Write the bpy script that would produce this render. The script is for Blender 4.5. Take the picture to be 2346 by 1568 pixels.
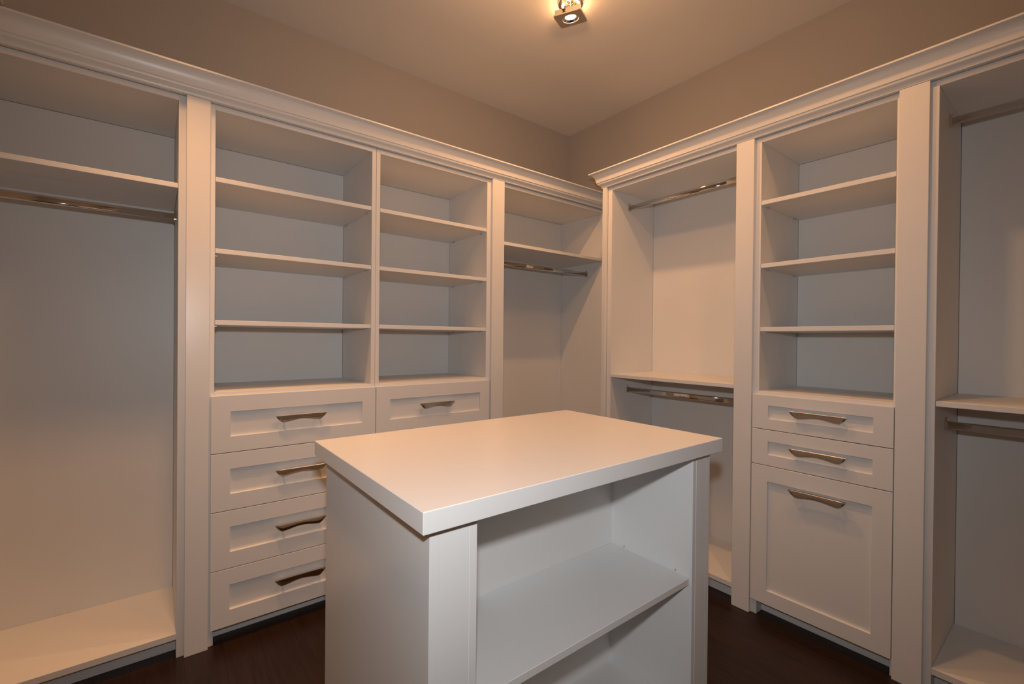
import bpy, bmesh, math, random
from mathutils import Matrix, Vector

S = bpy.context.scene
for o in list(bpy.data.objects):
    bpy.data.objects.remove(o)
COL = S.collection

# ------------------------------------------------------------------ camera
W, H = 2346, 1568
F_PX = 1045.35
CAM = Vector((2.6294, 2.6446, 1.2595))
YAW, PIT, ROL = 0.1227, -0.0059, -0.0095
a_ = math.radians(225) + YAW
fwd = Vector((math.cos(a_) * math.cos(PIT), math.sin(a_) * math.cos(PIT), math.sin(PIT)))
rgt = Vector((math.sin(a_), -math.cos(a_), 0))
dwn = fwd.cross(rgt)
c_, s_ = math.cos(ROL), math.sin(ROL)
r2 = c_ * rgt + s_ * dwn
d2 = -s_ * rgt + c_ * dwn
cam_data = bpy.data.cameras.new('camera')
cam_data.sensor_fit = 'HORIZONTAL'
cam_data.sensor_width = 36.0
cam_data.lens = F_PX / W * 36.0
cam_data.clip_start = 0.02
cam = bpy.data.objects.new('camera', cam_data)
COL.objects.link(cam)
M3 = Matrix((r2, -d2, -fwd)).transposed()
cam.matrix_world = Matrix.Translation(CAM) @ M3.to_4x4()
S.camera = cam

# ------------------------------------------------------------------ world, lights, exposure
wd = bpy.data.worlds.new('world')
S.world = wd
wd.use_nodes = True
wd.node_tree.nodes['Background'].inputs[0].default_value = (0.0, 0.0, 0.0, 1)
wd.node_tree.nodes['Background'].inputs[1].default_value = 0.0
S.view_settings.view_transform = 'Standard'
S.view_settings.look = 'None'
S.view_settings.exposure = 0.0
S.view_settings.gamma = 1.0
S.view_settings.use_curve_mapping = False

WARM = (1.0, 0.49, 0.20)


def lamp(name, kind, loc, energy, color, radius=0.025, size=None, blend=1.0, aim=None):
    L = bpy.data.lights.new(name, kind)
    L.energy = energy
    L.color = color
    L.shadow_soft_size = radius
    if kind == 'SPOT':
        L.spot_size = math.radians(size)
        L.spot_blend = blend
    o = bpy.data.objects.new(name, L)
    o.location = loc
    if aim is not None:
        o.rotation_euler = (Vector(aim) - Vector(loc)).to_track_quat('-Z', 'Y').to_euler()
    COL.objects.link(o)
    return o


ZL = 2.82
# two other ceiling lamps outside the frame, followed by two added fill lights
lamp('ceiling_spot_light', 'SPOT', (1.00, 2.10, ZL), 24, WARM, 0.03, 130, 1.0, (1.00, 2.10, 0))
lamp('ceiling_spot_light', 'SPOT', (2.55, 0.87, ZL), 99, WARM, 0.06, 75, 1.0, (2.55, 0.85, 0))
lamp('ceiling_spot_light', 'SPOT', (1.95, 1.65, ZL), 17, WARM, 0.08, 95, 1.0, (1.95, 1.65, 0))  # added soft spot that warms the island top
lamp('room_fill_light', 'POINT', (1.40, 1.40, 2.66), 12, WARM, 0.06)  # added mid-air fill that lifts the ceiling, walls and shelf undersides
# the photographer's flash, on top of the camera
FL = CAM + Vector((0, 0, 0.165))
lamp('camera_flash', 'SPOT', FL, 44, (0.99, 1.0, 1.015), 0.025, 136, 1.0, FL + fwd + Vector((0, 0, -0.06)))


# ------------------------------------------------------------------ materials
def mat(name, color, rough=0.5, metal=0.0, spec=0.5, noise=0.0, scale=30.0, bump=0.0, bscale=200.0):
    m = bpy.data.materials.new(name)
    m.use_nodes = True
    nt = m.node_tree
    b = nt.nodes['Principled BSDF']
    b.inputs['Roughness'].default_value = rough
    b.inputs['Metallic'].default_value = metal
    b.inputs['Specular IOR Level'].default_value = spec
    tc = nt.nodes.new('ShaderNodeTexCoord')
    n = nt.nodes.new('ShaderNodeTexNoise')
    n.inputs['Scale'].default_value = scale
    n.inputs['Detail'].default_value = 4
    nt.links.new(tc.outputs['Object'], n.inputs['Vector'])
    mx = nt.nodes.new('ShaderNodeMix')
    mx.data_type = 'RGBA'
    mx.inputs[6].default_value = (*[c * (1 - noise) for c in color], 1)
    mx.inputs[7].default_value = (*[min(1, c * (1 + noise)) for c in color], 1)
    nt.links.new(n.outputs['Fac'], mx.inputs[0])
    nt.links.new(mx.outputs[2], b.inputs['Base Color'])
    if bump:
        n2 = nt.nodes.new('ShaderNodeTexNoise')
        n2.inputs['Scale'].default_value = bscale
        nt.links.new(tc.outputs['Object'], n2.inputs['Vector'])
        bp = nt.nodes.new('ShaderNodeBump')
        bp.inputs['Strength'].default_value = bump
        bp.inputs['Distance'].default_value = 0.001
        nt.links.new(n2.outputs['Fac'], bp.inputs['Height'])
        nt.links.new(bp.outputs['Normal'], b.inputs['Normal'])
    return m


WHITE = mat('white_lacquer', (0.79, 0.79, 0.785), 0.28, 0, 0.45, 0.012, 6)
MELA = mat('white_melamine', (0.785, 0.785, 0.778), 0.42, 0, 0.4, 0.015, 8)
CROWN = mat('white_crown_paint', (0.79, 0.79, 0.785), 0.30, 0, 0.5, 0.012, 6)
WALLP = mat('greige_wall_paint', (0.50, 0.465, 0.425), 0.7, 0, 0.3, 0.02, 3, 0.15, 260)
CEILP = mat('ceiling_paint', (0.80, 0.785, 0.76), 0.85, 0, 0.2, 0.02, 2, 0.1, 260)
CHROME = mat('chrome', (0.78, 0.76, 0.74), 0.07, 1.0, 0.5, 0.01, 20)
NICKEL = mat('polished_nickel', (0.74, 0.70, 0.66), 0.10, 1.0, 0.5, 0.02, 20)
BRUSH = mat('satin_nickel', (0.74, 0.70, 0.65), 0.36, 1.0, 0.5, 0.03, 60)
BLACK = mat('black_plastic', (0.015, 0.012, 0.01), 0.4, 0, 0.4)

GLASS = bpy.data.materials.new('clear_glass')
GLASS.use_nodes = True
_b = GLASS.node_tree.nodes['Principled BSDF']
_b.inputs['Transmission Weight'].default_value = 1.0
_b.inputs['Roughness'].default_value = 0.05
_b.inputs['Base Color'].default_value = (1, 0.97, 0.94, 1)

BULB = bpy.data.materials.new('lit_halogen')
BULB.use_nodes = True
_b = BULB.node_tree.nodes['Principled BSDF']
_b.inputs['Base Color'].default_value = (1, 0.9, 0.8, 1)
_b.inputs['Emission Color'].default_value = (1.0, 0.80, 0.58, 1)
_b.inputs['Emission Strength'].default_value = 30.0


def wood():
    m = bpy.data.materials.new('dark_walnut_floor')
    m.use_nodes = True
    nt = m.node_tree
    b = nt.nodes['Principled BSDF']
    b.inputs['Roughness'].default_value = 0.42
    b.inputs['Specular IOR Level'].default_value = 0.35
    tc = nt.nodes.new('ShaderNodeTexCoord')
    mp = nt.nodes.new('ShaderNodeMapping')
    mp.inputs['Scale'].default_value = (38, 2.2, 10)
    nt.links.new(tc.outputs['Object'], mp.inputs['Vector'])
    n = nt.nodes.new('ShaderNodeTexNoise')
    n.inputs['Scale'].default_value = 1.6
    n.inputs['Detail'].default_value = 7
    n.inputs['Roughness'].default_value = 0.65
    nt.links.new(mp.outputs['Vector'], n.inputs['Vector'])
    oi = nt.nodes.new('ShaderNodeObjectInfo')
    cr = nt.nodes.new('ShaderNodeValToRGB')
    cr.color_ramp.elements[0].position = 0.3
    cr.color_ramp.elements[0].color = (0.012, 0.0055, 0.003, 1)
    cr.color_ramp.elements[1].position = 0.75
    cr.color_ramp.elements[1].color = (0.036, 0.0155, 0.008, 1)
    nt.links.new(n.outputs['Fac'], cr.inputs['Fac'])
    hs = nt.nodes.new('ShaderNodeHueSaturation')
    mr = nt.nodes.new('ShaderNodeMapRange')
    mr.inputs[3].default_value = 0.9
    mr.inputs[4].default_value = 1.12
    nt.links.new(oi.outputs['Random'], mr.inputs[0])
    nt.links.new(mr.outputs[0], hs.inputs['Value'])
    nt.links.new(cr.outputs['Color'], hs.inputs['Color'])
    nt.links.new(hs.outputs['Color'], b.inputs['Base Color'])
    bp = nt.nodes.new('ShaderNodeBump')
    bp.inputs['Strength'].default_value = 0.12
    bp.inputs['Distance'].default_value = 0.002
    nt.links.new(n.outputs['Fac'], bp.inputs['Height'])
    nt.links.new(bp.outputs['Normal'], b.inputs['Normal'])
    return m


WOOD = wood()


# ------------------------------------------------------------------ helpers
def add_box(bm, lo, hi, bev=0.0012):
    t = bmesh.new()
    lo, hi = [min(p, q) for p, q in zip(lo, hi)], [max(p, q) for p, q in zip(lo, hi)]
    bmesh.ops.create_cube(t, size=1.0)
    for v in t.verts:
        for k in range(3):
            v.co[k] = lo[k] if v.co[k] < 0 else hi[k]
    if bev:
        bv = min(bev, 0.2 * min(h - l for l, h in zip(lo, hi)))
        bmesh.ops.bevel(t, geom=t.edges[:], offset=bv, segments=1, affect='EDGES', profile=0.5)
    me = bpy.data.meshes.new('tmp')
    t.to_mesh(me)
    t.free()
    bm.from_mesh(me)
    bpy.data.meshes.remove(me)
    return bm


def link(name, bm, material, parent=None, smooth=False):
    me = bpy.data.meshes.new(name)
    bmesh.ops.recalc_face_normals(bm, faces=bm.faces[:])
    if parent is not None:
        off = root_of(parent).location
        bmesh.ops.translate(bm, verts=bm.verts[:], vec=-off)
    bm.to_mesh(me)
    bm.free()
    me.materials.append(material)
    if smooth:
        for p in me.polygons:
            p.use_smooth = True
    o = bpy.data.objects.new(name, me)
    COL.objects.link(o)
    if parent is not None:
        o.parent = parent
    return o


def root_of(o):
    while o.parent is not None:
        o = o.parent
    return o


def box(name, lo, hi, material, parent=None, bev=0.0012):
    return link(name, add_box(bmesh.new(), lo, hi, bev), material, parent)


def thing(name, label, cat, loc, group=None):
    o = bpy.data.objects.new(name, None)
    o.empty_display_size = 0.1
    COL.objects.link(o)
    o.location = loc
    return tag(o, label, cat, group)


def tag(o, label, cat, group=None):
    o['label'] = label
    o['category'] = cat
    if group:
        o['group'] = group
    return o


def struct(o):
    o['kind'] = 'structure'
    return o


def at(side, a, d, z):
    """along the wall, out from the wall, up -> world"""
    return (a, d, z) if side == 'L' else (d, a, z)


def rbox(side, name, a, d, z, material, parent, bev=0.0012):
    return box(name, at(side, a[0], d[0], z[0]), at(side, a[1], d[1], z[1]), material, parent, bev)


# ------------------------------------------------------------------ room shell
ZC = 2.9055
RX, RY = 3.62, 3.50
T = 0.1
struct(box('wall_left', (-T, -T, 0), (RX + T, 0, ZC), WALLP, None, 0))
struct(box('wall_right', (-T, 0, 0), (0, RY + T, ZC), WALLP, None, 0))
struct(box('wall_far_left', (RX, 0, 0), (RX + T, RY + T, ZC), WALLP, None, 0))
struct(box('wall_behind', (0, RY, 0), (RX, RY + T, ZC), WALLP, None, 0))
struct(box('ceiling', (-T, -T, ZC), (RX + T, RY + T, ZC + T), CEILP, None, 0))
floor = struct(box('floor', (-T, -T, -0.12), (RX + T, RY + T, -0.016), WOOD, None, 0))
rnd = random.Random(5)
PW_ = 0.127
x = 0.0
while x < RX - 0.001:
    y = -rnd.uniform(0.1, 1.2)
    while y < RY:
        ln = rnd.uniform(0.8, 1.5)
        y0, y1 = max(0.0, y), min(RY, y + ln)
        if y1 - y0 > 0.05:
            dz = rnd.uniform(-0.00015, 0.0)
            box('plank', (x + 0.0001, y0 + 0.0001, -0.0158), (min(RX, x + PW_) - 0.0001, y1 - 0.0001, dz), WOOD, floor, 0)
        y += ln
    x += PW_
# pale box, identity unknown, high on the left wall, only its corner shows
struct(box('trim_1', (3.105, 0.0, 2.545), (RX, 0.16, ZC), WHITE, None, 0.002))

# ------------------------------------------------------------------ common heights and planes
YL, XR = 0.4442, 0.4363          # cabinet faces
FT = 0.018                       # thickness of fronts and posts
ZT = 2.1758                      # underside of the cabinet tops
ZTOP = 2.198
ZF, ZFB = 0.097, 0.0725          # bottom shelf
S1, S2, S3 = (1.8875, 1.907), (1.598, 1.6174), (1.3066, 1.3262)
SD = (1.829, 1.8485)
SE = (1.034, 1.0535)
ZCNT = 1.0333
KICK = 0.381


def face(side):
    return YL if side == 'L' else XR


def carcass(side, root, a0, a1, p0, p1, bottom=True):
    """a0<a1 inner faces, p0/p1 thickness of the side panels"""
    f = face(side)
    rbox(side, 'side_panel', (a0 - p0, a0), (0.002, f), (0, ZTOP), MELA, root)
    rbox(side, 'side_panel', (a1, a1 + p1), (0.002, f), (0, ZTOP), MELA, root)
    rbox(side, 'top_panel', (a0, a1), (0.012, f), (ZT, ZTOP), MELA, root)
    rbox(side, 'back_panel', (a0 + 0.0016, a1 - 0.0016), (0.002, 0.012), (0.0, ZT - 0.0016), MELA, root, 0)
    if bottom:
        rbox(side, 'bottom_panel', (a0, a1), (0.012, f), (ZFB, ZF), MELA, root)
    rbox(side, 'toe_kick', (a0, a1), (KICK - 0.016, KICK), (0.0, ZFB - 0.001), WHITE, root)


def pins(side, shelf, a0, a1, z):
    f = face(side)
    for a, sg in ((a0, 1), (a1, -1)):
        for d in (0.075, f - 0.055):
            bm = bmesh.new()
            c = Vector(at(side, a + sg * 0.006, d, z - 0.0042))
            ax = Vector(at(side, 1, 0, 0))
            m = Matrix.Translation(c) @ ax.to_track_quat('Z', 'Y').to_matrix().to_4x4()
            bmesh.ops.create_cone(bm, cap_ends=True, segments=10, radius1=0.004, radius2=0.004, depth=0.012, matrix=m)
            link('shelf_pin', bm, BRUSH, shelf)


def shelf(side, root, a0, a1, z, with_pins=True, back=0.013, gap=0.001):
    s = rbox(side, 'shelf', (a0 + gap, a1 - gap), (back, face(side) - 0.001), z, MELA, root)
    if with_pins:
        pins(side, s, a0, a1, z[0])
    return s


def rod(side, root, a0, a1, d, zc):
    """flat oval wardrobe rail with an end bracket on each side panel"""
    bm = bmesh.new()
    n = 20
    rings = []
    hw, hh = 0.0075, 0.0150
    for a in (a0 + 0.004, a1 - 0.004):
        ring = []
        for k in range(n):
            # flat sides, half-round top and bottom
            h_ = n // 2
            up = k < h_
            t = math.pi * (k if up else k - h_) / (h_ - 1) + (0 if up else math.pi)
            px = hw * math.cos(t)
            pz = hw * math.sin(t) + (hh - hw) * (1 if up else -1)
            ring.append(bm.verts.new(at(side, a, d + px, zc + pz)))
        rings.append(ring)
    for k in range(n):
        bm.faces.new((rings[0][k], rings[0][(k + 1) % n], rings[1][(k + 1) % n], rings[1][k]))
    bm.faces.new(rings[0])
    bm.faces.new(rings[1])
    r = link('hanging_rod', bm, CHROME, root, smooth=True)
    for a, sg in ((a0, 1), (a1, -1)):
        b = bmesh.new()
        # cradle below and behind the rail, screw tongue above
        prof = []
        for k in range(9):
            t = math.pi + math.pi * k / 8
            prof.append((0.0125 * math.cos(t), -0.008 + 0.012 * math.sin(t)))
        prof += [(0.0125, 0.014), (0.006, 0.018)]
        for k in range(5):
            t = math.pi * k / 4
            prof.append((0.006 * math.cos(t), 0.024 + 0.006 * math.sin(t)))
        prof += [(-0.006, 0.018), (-0.0125, 0.014)]
        f0 = [b.verts.new(at(side, a + sg * 0.0005, d + p, zc + q)) for p, q in prof]
        f1 = [b.verts.new(at(side, a + sg * 0.0095, d + p, zc + q)) for p, q in prof]
        m = len(prof)
        for k in range(m):
            b.faces.new((f0[k], f0[(k + 1) % m], f1[(k + 1) % m], f1[k]))
        b.faces.new(f0)
        b.faces.new(f1)
        link('rod_bracket', b, NICKEL, r)
    return r


def handle(side, parent, ac, ztop, d0, L=0.208):
    """arched bow pull: straight top edge, slanted ends, bottom edge arched in the middle"""
    bm = bmesh.new()
    N = 28
    secs = []
    for k in range(N + 1):
        s = -1 + 2 * k / N
        u = abs(s)
        if u > 0.76:
            w = (1 - u) / 0.24
            h = 0.004 + 0.0255 * (w ** 0.8)
        else:
            w = u / 0.76
            h = 0.0205 + 0.0090 * (3 * w * w - 2 * w ** 3)
        a = ac + s * L / 2
        bow = 0.030 - 0.0025 * (1 - u * u)       # front bows in slightly at the middle
        dep = 0.011
        zt = ztop
        zb = ztop - h
        fr = d0 + bow
        pts = [(fr - dep, zt), (fr - 0.001, zt), (fr, zt - 0.0012), (fr + 0.0004, zt - 0.4 * h), (fr - 0.0004, zt - 0.75 * h), (fr - 0.0012, zb + 0.001),
               (fr - 0.0030, zb), (fr - dep, zb + 0.002)]
        secs.append([bm.verts.new(at(side, a, p, q)) for p, q in pts])
    n = len(secs[0])
    for k in range(N):
        for j in range(n):
            bm.faces.new((secs[k][j], secs[k][(j + 1) % n], secs[k + 1][(j + 1) % n], secs[k + 1][j]))
    bm.faces.new(secs[0])
    bm.faces.new(secs[-1])
    for sg in (-1, 1):
        a = ac + sg * L * 0.36
        add_box(bm, at(side, a - 0.004, d0 - 0.0005, ztop - 0.012), at(side, a + 0.004, d0 + 0.022, ztop - 0.004), 0.001)
    h = link('handle', bm, NICKEL, parent)
    h['label'] = 'polished metal bow handle'
    for p in h.data.polygons:
        p.use_smooth = p.index < N * n
    try:
        h.data.set_sharp_from_angle(angle=math.radians(35))
    except Exception:
        pass
    return h


def front(side, root, name, a, z, pa, pz, hz, hc=None):
    """shaker front: frame of stiles and rails, recessed panel, handle"""
    f = face(side) + 0.0006
    d1 = face(side) + FT
    bm = bmesh.new()
    B = 0.0010
    add_box(bm, at(side, a[0], f, z[0]), at(side, pa[0], d1, z[1]), B)
    add_box(bm, at(side, pa[1], f, z[0]), at(side, a[1], d1, z[1]), B)
    add_box(bm, at(side, pa[0] - 0.0004, f, z[0]), at(side, pa[1] + 0.0004, d1, pz[0]), B)
    add_box(bm, at(side, pa[0] - 0.0004, f, pz[1]), at(side, pa[1] + 0.0004, d1, z[1]), B)
    # close the joints between stiles and rails flush
    for q in (0, 1):
        zz = (z[0] + B, pz[0] - B) if q == 0 else (pz[1] + B, z[1] - B)
        for e in (0, 1):
            add_box(bm, at(side, pa[e] - 0.004, f + 0.004, zz[0]), at(side, pa[e] + 0.004, d1 - 0.00001, zz[1]), 0)
    fr = link(name, bm, WHITE, root)
    rbox(side, 'recessed_panel', (pa[0] - 0.001, pa[1] + 0.001), (f + 0.001, d1 - 0.0105), (pz[0] - 0.001, pz[1] + 0.001), WHITE, fr, 0)
    if hc is None:
        hc = 0.5 * (pa[0] + pa[1])
    handle(side, fr, hc, hz, d1 - 0.0105)
    return fr


GC = 'built-in white closet cabinets'
# ------------------------------------------------------------------ left run, from the camera side to the corner
A = thing('hanging_cabinet', 'wide white hanging bay at the left edge with one upper shelf and one chrome rod', 'cabinet', (2.93, 0.22, 0), GC)
carcass('L', A, 2.563, 3.34, 0.027, 0.022)
shelf('L', A, 2.563, 3.34, (1.8352, 1.8545), False)
rod('L', A, 2.563, 3.34, 0.266, 1.757)

B = thing('shelf_cabinet', 'white shelf cabinet with all four drawers in view, left of the island', 'cabinet', (2.118, 0.22, 0), GC)
carcass('L', B, 1.7943, 2.4421, 0.0208, 0.0216, False)
for z in (S1, S2, S3):
    shelf('L', B, 1.7943, 2.4421, z)
rbox('L', 'counter_panel', (1.7943, 2.4421), (0.012, YL), (ZCNT - 0.0195, ZCNT), MELA, B)
DZ = (1.0199, 0.7835, 0.5455, 0.3065, 0.0677)
PZ = ((0.8504, 0.9509), (0.6137, 0.7151), (0.3747, 0.4763), (0.1362, 0.2379))
for i in range(4):
    front('L', B, 'drawer', (1.7746, 2.4540), (DZ[i + 1] + 0.0015, DZ[i] - 0.0015), (1.8406, 2.3868), PZ[i], PZ[i][1] - 0.031, 2.1165)

Cc = thing('shelf_cabinet', 'white shelf cabinet behind the island, only its top drawer in view', 'cabinet', (1.43, 0.22, 0), GC)
carcass('L', Cc, 1.1055, 1.7522, 0.030, 0.0202, False)
for z in (S1, S2, S3):
    shelf('L', Cc, 1.1055, 1.7522, z)
rbox('L', 'counter_panel', (1.1055, 1.7522), (0.012, YL), (ZCNT - 0.0195, ZCNT), MELA, Cc)
for i in range(4):
    front('L', Cc, 'drawer', (1.0907, 1.7714), (DZ[i + 1] + 0.0015, DZ[i] - 0.0015), (1.1554, 1.6990), PZ[i], PZ[i][1] - 0.031, 1.437)

D = thing('hanging_cabinet', 'shaded white corner hanging bay with one upper shelf, half behind the right-hand run', 'cabinet', (0.53, 0.22, 0), GC)
carcass('L', D, 0.0787, 0.985, 0.022, 0.02)
shelf('L', D, 0.0787, 0.985, SD, False)
rod('L', D, 0.0787, 0.985, 0.283, 1.752)

# ------------------------------------------------------------------ right run, from the corner to the camera side
Eb = thing('hanging_cabinet', 'white double-hang bay at the corner end of the right wall, behind the island', 'cabinet', (0.22, 1.19, 0), GC)
carcass('R', Eb, 0.816, 1.5732, 0.031, 0.02)
shelf('R', Eb, 0.816, 1.5732, SE, False)
rod('R', Eb, 0.816, 1.5732, 0.276, 2.094)
rod('R', Eb, 0.816, 1.5732, 0.275, 0.950)

Fb = thing('shelf_cabinet', 'white shelf cabinet on the right wall with two shallow drawers over a tall hamper door', 'cabinet', (0.22, 1.93, 0), GC)
carcass('R', Fb, 1.6888, 2.1747, 0.0285, 0.012, False)
for z in (S1, S2, S3):
    shelf('R', Fb, 1.6888, 2.1747, z)
rbox('R', 'counter_panel', (1.6888, 2.1747), (0.012, XR), (ZCNT - 0.0195, ZCNT), MELA, Fb)
front('R', Fb, 'drawer', (1.6676, 2.1812), (0.8639, 1.0185), (1.7375, 2.1190), (0.9126, 0.9709), 0.9600, 1.9345)
front('R', Fb, 'drawer', (1.6676, 2.1812), (0.7013, 0.8609), (1.7375, 2.1190), (0.7514, 0.8089), 0.7985, 1.9345)
front('R', Fb, 'hamper_door', (1.6676, 2.1812), (0.0713, 0.6983), (1.7375, 2.1190), (0.1359, 0.6284), 0.6215, 1.9345)

G = thing('hanging_cabinet', 'white double-hang bay at the right edge of the picture, cut off by the frame', 'cabinet', (0.22, 2.83, 0), GC)
carcass('R', G, 2.2923, 3.36, 0.0258, 0.022)
shelf('R', G, 2.2923, 3.36, SE, False)
rod('R', G, 2.2923, 3.36, 0.262, 2.098)
rod('R', G, 2.2923, 3.36, 0.262, 0.950)

# ------------------------------------------------------------------ pilaster posts
GP = 'flat pilaster posts between the closet bays'


def post(side, a, label):
    f = face(side)
    o = rbox(side, 'pilaster_post', a, (f + 0.0004, f + FT), (0, 2.1995), WHITE, None, 0.0012)
    return tag(o, label, 'post', GP)


post('L', (2.4607, 2.5384), 'flat white post beside the hanging bay at the left edge, left of the four drawers')
post('L', (0.9914, 1.0786), 'flat white post on the left wall run right beside the shaded corner bay')
post('R', (0.7543, 0.7850), 'narrowest white end post where the right-hand run begins near the corner')
post('R', (1.5806, 1.6630), 'flat white post left of the hamper door, right of the corner double-hang bay')
post('R', (2.1838, 2.2695), 'flat white post right of the hamper door, beside the bay at the right edge')

# ------------------------------------------------------------------ crown mouldings
ZT2 = 2.2895
PROF = [(-0.03, 2.2), (0.0195, 2.2), (0.0200, 2.2055), (0.0235, 2.2115), (0.0300, 2.2165), (0.0350, 2.2195), (0.0372, 2.2225),
        (0.0380, 2.2262), (0.0384, 2.2292), (0.0408, 2.2300)]
# cove up to the lip
for k in range(11):
    t = math.pi / 2 * k / 10
    q = k / 10
    PROF.append((0.0425 + 0.0235 * (0.65 * (1 - math.cos(t)) + 0.35 * q), 2.2310 + 0.0480 * (0.65 * math.sin(t) + 0.35 * q)))
PROF += [(0.0680, 2.2805), (0.0700, 2.2818), (0.0775, 2.2830), (0.0775, ZT2), (-0.03, ZT2)]


def sweep(name, path, material, label):
    """path: list of (origin xy, outward xy per unit p, shift)"""
    bm = bmesh.new()
    rings = []
    for org, out, shift in path:
        ring = []
        for p, z in PROF:
            ring.append(bm.verts.new((org[0] + out[0] * (p - shift[0]), org[1] + out[1] * (p - shift[1]), z)))
        rings.append(ring)
    n = len(PROF)
    for k in range(len(rings) - 1):
        for j in range(n):
            bm.faces.new((rings[k][j], rings[k][(j + 1) % n], rings[k + 1][(j + 1) % n], rings[k + 1][j]))
    bm.faces.new(rings[0])
    bm.faces.new(rings[-1])
    o = link(name, bm, material, None, smooth=True)
    try:
        o.data.set_sharp_from_angle(angle=math.radians(28))
    except Exception:
        pass
    return tag(o, label, 'moulding', 'crown mouldings on top of the closet runs')


sweep('crown_moulding', [((0.001, YL), (0, 1), (0, 0)), ((RX - 0.001, YL), (0, 1), (0, 0))], CROWN,
      'long white crown moulding on top of the cabinets along the left wall')
YE0 = 0.7543
sweep('crown_moulding', [((0.001, YE0), (0, -1), (0, 0.012)), ((XR, YE0), (1, -1), (0, 0.012)), ((XR, RY - 0.001), (1, 0), (0, 0))], CROWN,
      'white crown moulding on the right wall run, mitred at its corner end')

# ------------------------------------------------------------------ island
I = thing('closet_island', 'white freestanding closet island with thick overhanging top and open shelves', 'island', (1.7657, 1.6062, 0))
IX0, IX1, IY0, IY1 = 1.2613, 2.2700, 1.2688, 1.9435
OV = 0.0259
JX0, JX1, JY0, JY1 = IX0 + OV, IX1 - OV, IY0 + OV, IY1 - OV
ZI, ZIB = 0.9635, 0.9225
SX0, SX1 = 1.3805, 2.1414
YB = 1.616
box('countertop', (IX0, IY0, ZIB), (IX1, IY1, ZI), WHITE, I, 0.0015)
for x0, x1 in ((JX0, JX0 + 0.019), (JX1 - 0.019, JX1)):
    box('end_panel', (x0, JY0, 0), (x1, JY1, ZIB), WHITE, I, 0.0005)
for x0, x1 in ((SX0 - 0.018, SX0), (SX1, SX1 + 0.018)):
    box('side_panel', (x0, JY0 + 0.001, 0), (x1, JY1 - 0.0005, ZIB), MELA, I, 0.001)
for x0, x1 in ((JX0 + 0.019, SX0 - 0.0185), (SX1 + 0.0185, JX1 - 0.019)):
    for y0, y1 in ((JY0, JY0 + 0.019), (JY1 - 0.019, JY1)):
        box('corner_stile', (x0, y0, 0), (x1, y1, ZIB), WHITE, I, 0)
box('back_panel', (SX0, YB - 0.019, 0), (SX1, YB, ZIB), MELA, I, 0)
ZS = (0.5370, 0.5560)
ZB0 = 0.161
for y0, y1 in ((JY0 + 0.008, YB - 0.0195), (YB + 0.0005, JY1 - 0.008)):
    s = box('shelf', (SX0 + 0.0008, y0, ZS[0]), (SX1 - 0.0008, y1, ZS[1]), MELA, I, 0.0012)
    for xx, sg in ((SX0, 1), (SX1, -1)):
        for yy in (y0 + 0.055, y1 - 0.045):
            bm = bmesh.new()
            m = Matrix.Translation((xx + sg * 0.0018, yy, ZS[1] + 0.008)) @ Vector((1, 0, 0)).to_track_quat('Z', 'Y').to_matrix().to_4x4()
            bmesh.ops.create_cone(bm, cap_ends=True, segments=10, radius1=0.003, radius2=0.003, depth=0.004, matrix=m)
            link('shelf_pin', bm, BRUSH, s)
    box('bottom_panel', (SX0, y0 - 0.003, ZB0 - 0.02), (SX1, y1 + 0.003, ZB0), MELA, I, 0.001)
for y0, y1 in ((JY0 + 0.01, JY0 + 0.026), (JY1 - 0.026, JY1 - 0.01)):
    box('toe_kick', (SX0, y0, 0), (SX1, y1, ZB0 - 0.0205), WHITE, I, 0.001)

# ------------------------------------------------------------------ ceiling spotlight


def unproject(u, v, z):
    k = r2 * ((u - W / 2) / F_PX) + d2 * ((v - H / 2) / F_PX) + fwd
    t = (z - CAM.z) / k.z
    return CAM + k * t, t


HC, dep = unproject(1307.2, 43.7, ZL + 0.015)
kk = dep / F_PX
ray = r2 * ((1307.2 - W / 2) / F_PX) + d2 * ((43.7 - H / 2) / F_PX) + fwd
ea = (61.5 * r2 - 17.9 * d2 - 25.76 * ray).normalized()
eb = (18.0 * r2 + 28.0 * d2 + 57.05 * ray).normalized()
eb = (eb - ea * eb.dot(ea)).normalized()
en = ea.cross(eb).normalized()
if en.z > 0:
    en = -en                      # the way the lamp shines
HS = 0.5 * 63.64 * kk
ANCH = Vector((HC.x + 0.01, HC.y + 0.01, ZC))
SP = thing('ceiling_spotlight', 'lit halogen spotlight with tilted square metal frame on a round ceiling canopy', 'spotlight', ANCH)


def lathe(bm, prof, org, ax, seg=32, close=True):
    q = ax.to_track_quat('Z', 'Y').to_matrix()
    rings = []
    for r, h in prof:
        rings.append([bm.verts.new(org + q @ Vector((r * math.cos(2 * math.pi * k / seg), r * math.sin(2 * math.pi * k / seg), h))) for k in range(seg)])
    for i in range(len(rings) - 1):
        for k in range(seg):
            bm.faces.new((rings[i][k], rings[i][(k + 1) % seg], rings[i + 1][(k + 1) % seg], rings[i + 1][k]))
    if close:
        bm.faces.new(rings[0])
        bm.faces.new(rings[-1])
    return bm


UP = Vector((0, 0, 1))
link('canopy', lathe(bmesh.new(), [(0.062, -0.0005), (0.062, -0.010), (0.058, -0.015), (0.040, -0.019), (0.016, -0.021)], ANCH, UP), NICKEL, SP, True)
# swivel arm from the canopy down to the tilted head, with a cross pin
ab = lathe(bmesh.new(), [(0.008, -0.020), (0.008, (HC - ANCH).z + 0.034)], ANCH, UP, 16)
lathe(ab, [(0.006, -0.034), (0.006, 0.034)], HC - en * 0.036, ea, 14)
for sg in (-1, 1):
    lathe(ab, [(0.005, 0.0), (0.005, 0.020)], HC - en * 0.040 + ea * (0.031 * sg), en, 12)
link('swivel_arm', ab, NICKEL, SP, True)
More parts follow.
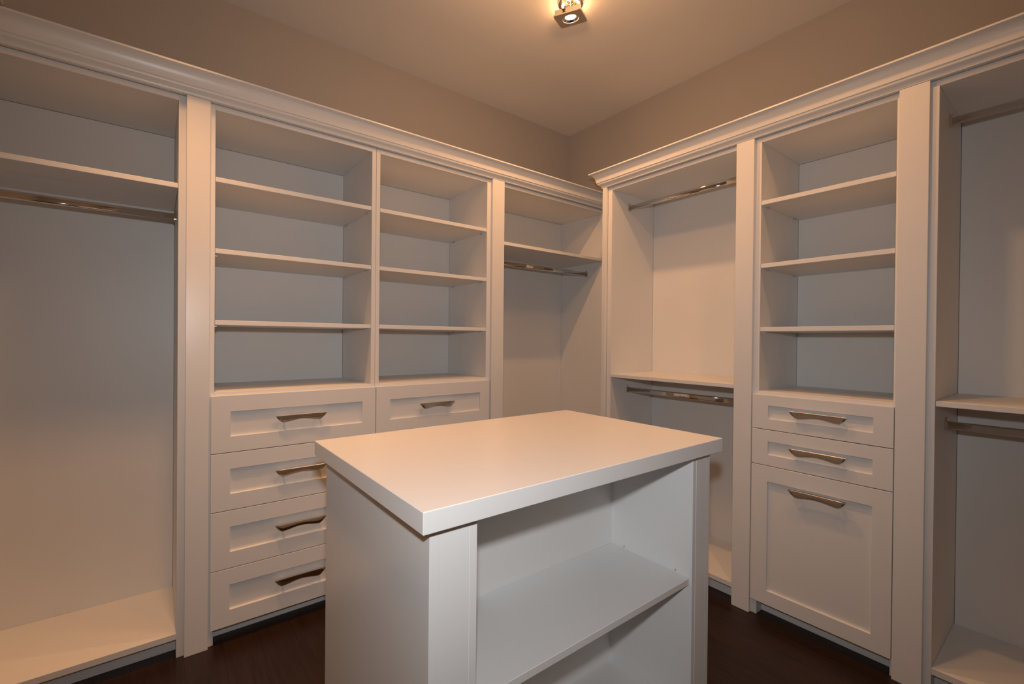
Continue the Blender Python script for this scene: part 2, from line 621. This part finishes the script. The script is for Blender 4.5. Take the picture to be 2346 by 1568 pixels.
# square face frame with a round opening, on a shallow box body
hb = bmesh.new()
R0 = 0.040
SEG = 48


def sq(k):
    t = 2 * math.pi * (k + 0.5) / SEG
    c, s = math.cos(t), math.sin(t)
    m = max(abs(c), abs(s))
    return c / m, s / m, c, s


loops = []
for kind, h in (('s', 0.0), ('s', -0.006), ('c', -0.006), ('c', 0.0)):
    ring = []
    for k in range(SEG):
        a, b, c, s = sq(k)
        if kind == 's':
            p = HC + ea * (a * HS) + eb * (b * HS)
        else:
            p = HC + ea * (c * R0) + eb * (s * R0)
        ring.append(hb.verts.new(p + en * h))
    loops.append(ring)
for i in range(4):
    j = (i + 1) % 4
    for k in range(SEG):
        hb.faces.new((loops[i][k], loops[i][(k + 1) % SEG], loops[j][(k + 1) % SEG], loops[j][k]))
head = link('lamp_head', hb, BRUSH, SP)


def obox(bm, c, hx, hy, hz):
    """box with half sizes along ea, eb, en"""
    vs = [bm.verts.new(c + ea * (sx * hx) + eb * (sy * hy) + en * (sz * hz)) for sz in (-1, 1) for sy in (-1, 1) for sx in (-1, 1)]
    for f in ((0, 1, 3, 2), (4, 5, 7, 6), (0, 1, 5, 4), (2, 3, 7, 6), (0, 2, 6, 4), (1, 3, 7, 5)):
        bm.faces.new([vs[q] for q in f])
    return bm


bb = bmesh.new()
BH = HS * 0.86
for sx, sy, hx, hy in ((-1, 0, 0.002, BH), (1, 0, 0.002, BH), (0, -1, BH, 0.002), (0, 1, BH, 0.002)):
    obox(bb, HC - en * 0.0165 + ea * (sx * BH) + eb * (sy * BH), hx, hy, 0.0103)
link('body', bb, BRUSH, head)
link('reflector_cup', lathe(bmesh.new(), [(R0 * 0.985, -0.001), (R0 * 0.88, -0.008), (R0 * 0.74, -0.018), (0.012, -0.028), (0.008, -0.030)], HC, en, 32, False), CHROME, head, True)
link('bulb', lathe(bmesh.new(), [(0.026, -0.0080), (0.026, -0.0095)], HC, en, 28), BULB, head)
# dark clip on the near side of the body
cb = bmesh.new()
cc = HC - eb * (BH + 0.004) - ea * (HS * 0.22) - en * 0.0150
obox(cb, cc + en * 0.006, 0.008, 0.002, 0.0022)
obox(cb, cc - en * 0.006, 0.008, 0.002, 0.0022)
obox(cb, cc, 0.0035, 0.002, 0.006)
link('clip', cb, BLACK, head)
lo_ = HC + en * 0.012
lamp('ceiling_spot_light', 'SPOT', lo_, 40, WARM, 0.025, 150, 1.0, lo_ + Vector((en.x * 0.4, en.y * 0.4, -1)))
# light that leaks upward round the back of the lamp head
for ga, gb in ((1, 0), (-1, 0), (0, 1), (0, -1)):
    lamp('spotlight_back_glow', 'POINT', Vector((HC.x, HC.y, ZC - 0.045)) + Vector((ea.x, ea.y, 0)) * (ga * 0.05) + Vector((eb.x, eb.y, 0)) * (gb * 0.05), 0.36, WARM, 0.012)
